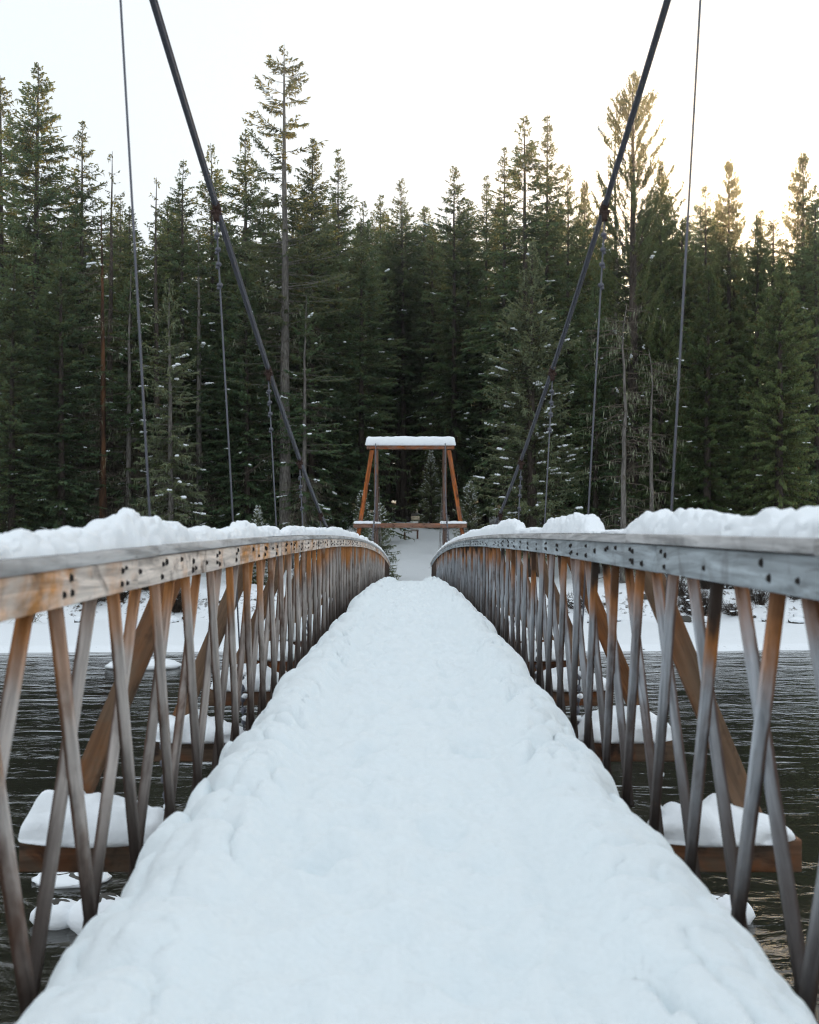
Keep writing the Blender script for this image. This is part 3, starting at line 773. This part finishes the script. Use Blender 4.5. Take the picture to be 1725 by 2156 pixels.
    if snow:
        sm = MB(); ws = np.clip(L * (1 - t), .05, None); idx = rg.choice(n, min(snow, n), replace=False, p=ws / ws.sum())
        for q in idx:
            s0 = rg.uniform(.35, .9); c0 = bpt(np.array([q]), np.array([s0]))[0]
            for w_ in range(rg.integers(2, 8)):
                sq = min(1.0, s0 + w_ * snow_r * 1.3 / max(L[q], .2)); c1 = bpt(np.array([q]), np.array([sq]))[0] + side[q] * rg.normal(0, snow_r * .6) + (0, 0, snow_r * .5)
                aa = snow_r * rg.uniform(.6, 1.5)
                sm.blob(c1, aa * rg.uniform(.8, 1.3), aa * rg.uniform(.8, 1.3), aa * .65, 4, 6, .25, int(q))
        parts['branch_snow'] = sm.me('branch_snow', True)
    return parts, H

def taper(slope, mx): return lambda t: mx * (1 - np.exp(-slope * 25.0 * np.clip(1 - t, 0, 1) / mx)) * (.82 + .18 * np.clip(t * 5, 0, 1)) + .10
KINDS = {}
def kind(name, bark, leaf, *a, **k):
    parts, H = conifer(*a, **k); KINDS[name] = (parts, H, {'trunk': bark, 'crown': leaf, 'dead_branches': M_DEAD, 'hanging_lichen': M_MOSS, 'branch_snow': M_SNOW})
    for p, me in parts.items(): me.materials.append(KINDS[name][2][p])
kind('fir_a', M_BARK, M_LEAF, 11, 28, .34, .05, taper(.50, 4.8), dz=.21, sp=.105, snow=30, dead_n=30)
kind('fir_b', M_BARK, M_LEAF, 12, 28, .32, .08, taper(.48, 4.3), dz=.24, sp=.11, gap=.12, snow=26, dead_n=40, moss=.12)
kind('spire_a', M_BARK, M_LEAF, 13, 28, .30, .10, taper(.42, 3.7), dz=.24, nb=4.2, gap=.2, sp=.11, snow=22, dead_n=40, droop=.35, moss=.1)
kind('spire_b', M_BARK, M_LEAF, 14, 28, .28, .22, taper(.38, 3.3), dz=.26, nb=3.8, gap=.3, sp=.11, snow=17, dead_n=70, droop=.3)
kind('sparse', M_BARKG, M_LEAFB, 15, 32, .40, .34, taper(.50, 3.6), dz=.40, nb=3.4, gap=.30, el_top=.25, el_lo=-.05, droop=.18, upturn=.2, sp=.10, snow=13, dead_n=90, dead_lo=.14, dead_len=3.4, moss=.25, tl=.50, tw=.09)
kind('open_pine', M_BARK, M_LEAFO, 16, 30, .42, .06, taper(.50, 3.6), dz=.22, nb=3.8, gap=.12, el_top=.95, el_lo=.15, droop=.12, upturn=.35, tufts=True, tl=.34, tw=.07, sp=.08, snow=17, dead_n=80, dead_len=2.6, moss=.15)
kind('cedar_a', M_BARK, M_LEAFC, 17, 26, .40, .03, taper(.46, 4.6), dz=.22, nb=4.8, droop=.42, upturn=.22, hang=.9, sp=.12, tl=.40, tw=.10, snow=35, dead_n=24, moss=.2)
kind('cedar_b', M_BARK, M_LEAFC, 18, 26, .36, .04, taper(.42, 3.9), dz=.23, nb=4.6, droop=.40, upturn=.2, hang=.85, sp=.12, tl=.40, tw=.10, snow=30, dead_n=20, moss=.2)
kind('pale_fir', M_BARK, M_LEAFP, 19, 18, .30, .08, taper(.42, 5.6), dz=.17, nb=5.2, el_lo=-.05, el_top=.6, droop=.12, upturn=.16, tl=.36, tw=.075, sp=.10, snow=101, dead_n=24, dead_len=1.4, moss=.4)
kind('lichen_tree', M_BARKG, M_LEAF, 20, 20, .22, .12, taper(.42, 3.9), dz=.28, nb=3.0, gap=.3, snow=26, dead_n=150, dead_len=2.2, dead_lo=.06, moss=.28)
kind('brown_tree', M_BARK, M_LEAFO, 25, 24, .26, .16, taper(.30, 2.8), dz=.36, nb=2.4, gap=.4, snow=13, dead_n=320, dead_len=2.4, dead_lo=.10, moss=.15)
kind('slim_fir', M_BARKG, M_LEAFP, 21, 14, .15, .12, taper(.34, 5.2), dz=.19, nb=4.0, el_lo=-.2, droop=.15, tl=.36, tw=.07, sp=.10, snow=26, dead_n=14, dead_len=.9, moss=.3)
kind('young_fir', M_BARK, M_LEAFP, 22, 6, .07, .03, lambda t: 8.2 * np.clip(1 - t, 0, 1) ** .9 + .3, dz=.10, nb=4.5, el_lo=-.05, el_top=.7, droop=.12, tl=.24, tw=.045, sp=.045, snow=264, dead_n=0, crooked=.02, snow_r=.028)
kind('bare_trunk', M_BARK, M_LEAF, 23, 30, .30, .40, taper(.44, 3.9), dz=.26, nb=4, snow=13, dead_n=130, dead_len=1.8, dead_lo=.03, moss=.06)
kind('snag', M_BARKG, M_LEAF, 24, 12, .14, .93, taper(.1, .4), dz=.4, nb=.6, snow=0, dead_n=110, dead_len=1.9, dead_lo=.02, moss=.45, crooked=.3)
kind('charred', M_BARKO, M_LEAFO, 26, 22, .24, .80, taper(.1, .9), dz=.5, nb=1.5, snow=6, dead_n=90, dead_len=2.0, dead_lo=.10, moss=.25)
def plant(kn, u, vt, d, label=None, group=None, wid=1.0, rot=None, name='conifer_tree', parts=None, z_off=-.15):
    P, H, _ = KINDS[kn]
    x = (u - UC) / FPX * d; ztop = (VH - vt) / FPX * d; zb0 = float(gz(x, d)) + z_off
    k = (ztop - zb0) / H
    t = empty(name, (x, d, zb0), label=label, cat='tree', group=group)
    t.rotation_euler = (0, 0, rot if rot is not None else random.uniform(0, 6.28)); t.scale = (k * wid, k * wid, k)
    for nm, me in P.items():
        if parts and nm not in parts: continue
        obj(nm, me, None, t, kind='stuff' if nm in ('branch_snow', 'dead_branches', 'hanging_lichen') else None)
    return t
random.seed(7)
FRONT = 'conifers along the front edge of the forest'
plant('fir_a', 75, 130, 63, 'tall dense dark fir, highest tree near the left picture edge', FRONT)
plant('spire_a', 2, 155, 66, 'dark conifer cut off by the left picture edge', FRONT)
plant('spire_a', 172, 255, 65, 'narrow fir just right of the tall dense fir at far left', FRONT, .9)
plant('brown_tree', 232, 318, 62, 'thin brown half dead conifer behind the far left suspender rod', FRONT)
plant('charred', 216, 420, 59, 'charred snag with orange peeled trunk left of the left suspender', FRONT)
plant('brown_tree', 330, 372, 61, 'brown twiggy conifer with rusty trunk between the two left suspenders', FRONT)
plant('spire_b', 385, 335, 66, 'conifer rising behind the brown twiggy trees left of the cable', FRONT)
plant('spire_b', 445, 300, 70, 'thin pointed conifer seen just right of the upper left cable clamp', FRONT)
plant('fir_b', 516, 270, 66, 'pointed fir between the left cable clamp and the tallest tree', FRONT)
plant('sparse', 600, 93, 61, 'tallest tree, with sparse crown and bare grey trunk', FRONT, 1.0)
plant('fir_a', 655, 290, 66, 'dense fir close behind the right of the tallest tree', FRONT, .85)
plant('spire_a', 712, 308, 72, 'pale narrow conifer on the slope right of the dense fir', FRONT, .8)
plant('spire_b', 765, 420, 84, 'small distant conifer at the notch of the skyline left of the tower', FRONT)
plant('spire_a', 797, 408, 92, 'distant golden sunlit conifer above the left end of the tower', FRONT)
plant('fir_b', 845, 372, 90, 'conifer standing directly above the far tower', FRONT, .85)
plant('spire_b', 893, 432, 88, 'small spire in the skyline right of the one above the tower', FRONT)
plant('fir_b', 956, 345, 80, 'broad conifer right of the tower, left of the two tall spires', FRONT, .9)
plant('spire_a', 1022, 365, 82, 'small conifer squeezed left of the two tall spires', FRONT, .8)
plant('spire_a', 1062, 310, 76, 'conifer touching the left of the two tall twin spires', FRONT, .8)
plant('spire_b', 1104, 240, 67, 'left one of two tall twin spires right of the tower', FRONT, 1.1)
plant('spire_a', 1150, 238, 68, 'right one of two tall twin spires right of the tower', FRONT, .8)
plant('fir_b', 1196, 345, 72, 'conifer filling the skyline right of the twin spires', FRONT, .8)
plant('cedar_b', 1228, 380, 84, 'distant conifer with warm lit top left of the right cable', FRONT, .8)
plant('pale_fir', 1120, 505, 58, 'broad pale grey green fir with snowy boughs right of the tower', FRONT)
plant('open_pine', 1332, 152, 62, 'tall open pine with upswept branches crossed by the right cable', FRONT)
plant('snag', 1297, 190, 68, 'thin bare dead spire just left of the tall open pine', FRONT, .5, parts=('trunk',))
plant('cedar_a', 1392, 338, 68, 'bushy conifer close right of the tall open pine', FRONT, .8)
plant('spire_b', 1487, 388, 76, 'thin golden conifer in the sun gap on the right', FRONT)
plant('cedar_b', 1536, 333, 72, 'pointed golden backlit conifer right of the sun gap', FRONT, .75)
plant('cedar_a', 1592, 452, 66, 'dense low conifer between the two golden pointed trees', FRONT, .8)
plant('cedar_b', 1692, 322, 68, 'golden backlit conifer near the right picture edge', FRONT, .85)
plant('spire_a', 1722, 400, 64, 'conifer cut off by the right picture edge', FRONT)
plant('cedar_a', 1640, 545, 58, 'dense brown green cedar in front at the far right', FRONT, 1.1)
plant('cedar_b', 1490, 560, 59, 'dense drooping cedar in front of the golden trees', FRONT, 1.1)
plant('cedar_a', 1395, 640, 61, 'dark green cedar behind the two dead snags', FRONT, 1.0)
plant('snag', 1314, 640, 56.5, 'pale dead snag hung with lichen right of the right suspender', FRONT, 1.0, name='dead_tree')
plant('snag', 1372, 735, 57, 'shorter crooked dead snag beside the pale one', FRONT, 1.0, name='dead_tree')
plant('slim_fir', 361, 590, 57.5, 'slim pale trunked fir in front between the left suspenders', FRONT, 1.0)
plant('lichen_tree', 270, 560, 60, 'lichen draped half bare conifer beside the charred snag', FRONT)
plant('lichen_tree', 420, 470, 62, 'lichen hung dark conifer left of the second left suspender', FRONT)
plant('fir_b', 130, 480, 58.5, 'dark low fir filling the left side of the forest edge', FRONT, 1.1)
plant('fir_a', 25, 560, 57.5, 'dense front fir at the left picture edge above the rail snow', FRONT, 1.2)
plant('fir_a', 520, 560, 61, 'dark fir behind the middle part of the left cable', FRONT, 1.0)
plant('bare_trunk', 690, 470, 72, 'dark conifer with brown dead twigs left of the tower', FRONT, 1.0)
plant('lichen_tree', 640, 620, 60, 'twiggy lichened conifer at the foot of the tallest tree', FRONT)
plant('fir_b', 1012, 560, 80, 'dark fir right of the tower behind the pale fir', FRONT, .8)
plant('fir_a', 1255, 600, 61, 'dark fir between the pale fir and the dead snags', FRONT, .9)
YG = 'young firs on the bank'
plant('young_fir', 908, 946, 77, 'young snow dusted fir behind the right post of the tower', YG, .95, name='young_fir')
plant('young_fir', 800, 1056, 56.5, 'small fir at the left side of the path end beside the railing', YG, 1.2, name='young_fir')
plant('young_fir', 762, 1030, 60, 'small fir between the left slanted tower leg and the forest', YG, 1.0, name='young_fir')
plant('young_fir', 543, 1062, 57, 'small snowy fir above the middle of the left railing', YG, 1.0, name='young_fir')
plant('young_fir', 990, 1010, 62, 'small dark fir right of the right slanted tower leg', YG, 1.0, name='young_fir')
# trunks standing behind the tower
rg = random.Random(5)
for k in range(16):
    u = 770 + k * 13.2 + rg.uniform(-5, 5); d = rg.uniform(84, 108)
    plant('bare_trunk', u, rg.uniform(440, 560), d, '%s from left of the tall bare trunks standing behind the tower' % ORD[k], 'bare trunks behind the tower', rg.uniform(.8, 1.1))
# the forest behind
MARKS = [(-400, 'the forest beyond the left edge'), (0, 'left picture edge'), (75, 'tall left fir'), (300, 'left suspender rod'), (455, 'left cable clamp'), (600, 'tallest tree'), (864, 'tower'), (1127, 'twin spires'),
         (1265, 'right cable clamp'), (1332, 'open pine'), (1420, 'right suspender rod'), (1510, 'sun gap'), (1725, 'right picture edge'), (2200, 'the forest beyond the right edge')]
KW = {'fir_a': 'dense fir', 'fir_b': 'ragged fir', 'spire_a': 'narrow spire', 'spire_b': 'thin spire', 'bare_trunk': 'bare conifer', 'cedar_a': 'broad cedar', 'cedar_b': 'slim cedar'}
def span(u):
    for q, ((a, na), (b, nb)) in enumerate(zip(MARKS, MARKS[1:])):
        if a <= u < b: return q, (na, nb)
DEEP = []
for row, (d0, n, va, vb) in enumerate(((72, 24, 400, 520), (82, 26, 400, 510), (96, 28, 410, 500), (112, 28, 420, 500))):
    for k in range(n):
        u = -160 + (2040) * (k + rg.uniform(-.45, .45)) / (n - 1); d = d0 + rg.uniform(-5, 5)
        if 1545 < u < 1660 and row > 1: vtop = rg.uniform(520, 600)
        else: vtop = rg.uniform(va, vb)
        if 775 < u < 985 and d < 90: continue
        kn = rg.choice(['fir_a', 'fir_b', 'spire_a', 'spire_b', 'bare_trunk', 'fir_b'] if u < 1250 else ['cedar_a', 'cedar_b', 'fir_b', 'spire_a', 'bare_trunk'])
        DEEP.append((u, row, kn, vtop, d, rg.uniform(1.0, 1.35)))
for u, row, kn, vtop, d, wd in DEEP:
    q, (na, nb) = span(u); k = sorted(t[0] for t in DEEP if t[1] == row and span(t[0])[0] == q).index(u)
    if q in (0, len(MARKS) - 2): lab = '%s, %s from left in %s row just outside the %s picture edge' % (KW[kn], ORD[k], ORD[row + 1], 'left' if q == 0 else 'right')
    else: lab = '%s, %s from left in %s row between %s and %s' % (KW[kn], ORD[k], ORD[row + 1], na, nb)
    plant(kn, u, vtop, d, lab, 'conifers deep in the forest', wd)

# ------------------------------------------------------------------ bank details: rocks, shrubs, stump, islets
def rock(u, v, d, r, label, snow=True, flat=.6, group='rocks along the far bank', z=None):
    low = z is not None
    x, _, _ = px(u, v, d); zg = float(gz(x, d)) if z is None else z
    sd = int(u * 7 + v)
    t = empty('rock', (x, d, zg), label=label, cat='rock', group=group)
    m = MB(); m.blob((0, 0, r * flat * .25), r, r * .8, r * flat, 8, 12, .13, sd); obj('stone', m.me('stone'), M_ROCK, t)
    if snow:
        m = MB(); m.blob((r * .03, 0, r * flat * (.30 if low else .55)), r * (1.12 if low else 1.06), r * (.98 if low else .88), r * flat * (.95 if low else .75), 10, 18, .07, sd + 1, flat=-.45 if low else -.55); obj('snow_top', m.me('snow_top', True), M_SNOW, t)
for side in ('left', 'right'):
    us = sorted(rg.uniform(60, 480) if side == 'left' else rg.uniform(1240, 1700) for _ in range(9))
    for k, u in enumerate(us):
        rock(u, 1280, rg.uniform(47.5, 52), rg.uniform(.18, .42), '%s dark rock from left in the snowy bank behind the %s railing' % (ORD[k], side), snow=rg.random() < .6, group='rocks in the snowy bank %s' % side)
rock(300, 1405, 33.6, .95, 'flat snow covered islet in the river seen through the left railing', flat=.22, group='snow covered rocks in the river', z=WATER_Z)
rock(122, 1950, 10.8, .22, 'snowy lump in the water at lower left between balusters', flat=.75, group='snow covered rocks in the river', z=WATER_Z)
rock(215, 1960, 10.7, .28, 'snowy lump in the water tucked beside the lower left deck edge', flat=.8, group='snow covered rocks in the river', z=WATER_Z)
rock(150, 1868, 12.2, .36, 'thin ice shelf under the nearest left outrigger beam', flat=.16, group='snow covered rocks in the river', z=WATER_Z)
rock(1520, 1945, 10.9, .25, 'snowy lump in the water at lower right beside the deck', flat=.7, group='snow covered rocks in the river', z=WATER_Z)
def shrub(u, d, h, seed, label, mat, group, n=60, spread=.7):
    x = (u - UC) / FPX * d; g = np.random.default_rng(seed); m = MB()
    t = empty('shrub', (x, d, float(gz(x, d)) - .05), label=label, cat='shrub', group=group)
    for q in range(n):
        a = g.uniform(0, 6.28); r = g.uniform(.2, 1) * spread; hh = h * g.uniform(.4, 1)
        b = np.array([g.normal(0, .12), g.normal(0, .12), 0]); e = b + (math.cos(a) * r, math.sin(a) * r, hh)
        mid = b * .5 + e * .5 + g.normal(0, .08, 3); m.tube([b, mid, e], [.012, .008, .003], 3, False)
        for w_ in range(2):
            e2 = mid + (e - mid) * g.uniform(0, .7); m.tube([e2, e2 + g.normal(0, .22, 3) + (0, 0, .08)], [.006, .003], 3, False)
    obj('stems', m.me('stems'), mat, t)
    if group != 'dry grass':
        m = MB()
        for q in range(14): m.blob((g.normal(0, spread * .45), g.normal(0, spread * .45), h * g.uniform(.25, .85)), g.uniform(.04, .12), g.uniform(.04, .12), g.uniform(.025, .05), 4, 6, .2, q)
        obj('snow_tufts', m.me('tufts', True), M_SNOW, t, kind='stuff')
for side in ('left', 'right'):
    us = sorted(rg.uniform(95, 400) if side == 'left' else rg.uniform(1200, 1710) for _ in range(14))
    for k, u in enumerate(us):
        shrub(u, rg.uniform(49.5, 52.5), rg.uniform(.6, 1.2), k + (50 if side == 'left' else 0), '%s bare snowy shrub from left on the bank behind the %s railing' % (ORD[k], side), M_SHRUB, 'bare shrubs on the %s bank' % side, 190 if side == 'left' else 90, .95)
shrub(55, 47.5, .9, 91, 'tuft of dry brown grass on the bank at the far left', M_GRASS, 'dry grass', 160, .5)
shrub(620, 56.5, 2.2, 92, 'tall thin snow tipped shrub above the left railing near the cable', M_SHRUB, 'snow tipped shrubs', 12, .6)
shrub(1015, 56.5, 1.8, 93, 'thin snow tipped shrub right of the tower cross beam', M_SHRUB, 'snow tipped shrubs', 14, .6)
def stump(u, d, label):
    x = (u - UC) / FPX * d; t = empty('tree_stump', (x, d, float(gz(x, d)) - .1), label=label, cat='stump')
    m = MB(); m.tube([(0, 0, 0), (0, 0, .25), (.02, 0, .7), (.03, 0, 1.0)], [.36, .24, .2, .17], 11); obj('trunk', m.me('stump'), M_BARKG, t)
    m = MB(); m.blob((.03, 0, 1.02), .18, .18, .1, 6, 10, .1, 3, flat=-.2); obj('snow_top', m.me('st', True), M_SNOW, t)
stump(1574, 51.0, 'broken grey stump on the snowy bank seen through the right railing')

# ------------------------------------------------------------------ the notice board beyond the tower
def board():
    d = 69.0; x0, _, _ = px(848, 0, d); x1, _, _ = px(883, 0, d); xc_ = (x0 + x1) / 2
    zg = float(gz(xc_, d)) - .05
    b = empty('notice_board', (xc_, d, zg), label='small white notice board on two posts at the end of the path', cat='notice board')
    for xx in (-.36, .38): obj('post', MB().box(xx - .05, xx + .05, -.05, .05, -.6, 1.05 if xx > 0 else .42).me('post'), M_SIGNW, b)
    obj('shelf', MB().box(-.46, .46, -.12, .16, .47, .51).me('shelf'), M_SIGNW, b)
    obj('panel', MB().box(-.02, .42, -.09, -.055, .52, 1.05).me('panel'), M_WHITE, b)
    obj('notice_sheet', MB().box(-.43, -.26, -.09, -.07, .54, .82).me('sheet'), M_PAPER, b)
    obj('notice_sheet', MB().box(-.24, -.05, -.088, -.07, .58, .84).me('sheet'), M_PAPER, b)
    obj('header_sign', MB().box(0, .50, -.10, -.05, 1.12, 1.34).me('header'), M_HEADER, b)
    m = MB()
    for q in range(7): m.box(.06 + q * .058, .075 + q * .058, -.104, -.1, 1.22, 1.29)
    obj('lettering', m.me('letters'), M_BOLT, b)
    m = MB(); m.blob((-.22, .0, 1.12), .22, .18, .2, 8, 12, .05, 2, flat=-.5); obj('dark_hood', m.me('hood', True), M_BOLT, b)
    obj('header_post', MB().box(.2, .26, -.04, .02, .9, 1.12).me('hp'), M_SIGNW, b)
board()

# ------------------------------------------------------------------ thin haze volume, added for the glow round the low sun
def haze():
    m = bpy.data.materials.new('haze'); m.use_nodes = True; t = m.node_tree; t.nodes.clear()
    o = t.nodes.new('ShaderNodeOutputMaterial'); v = t.nodes.new('ShaderNodeVolumePrincipled')
    v.inputs['Color'].default_value = (.92, .93, .95, 1); v.inputs['Density'].default_value = .00065; v.inputs['Anisotropy'].default_value = .92
    t.links.new(v.outputs[0], o.inputs['Volume'])
    obj('haze', MB().box(-470, 470, -45, 630, -6.2, 62).me('haze'), m, kind='stuff', label='thin pale haze added for a glow round the low sun')
haze()
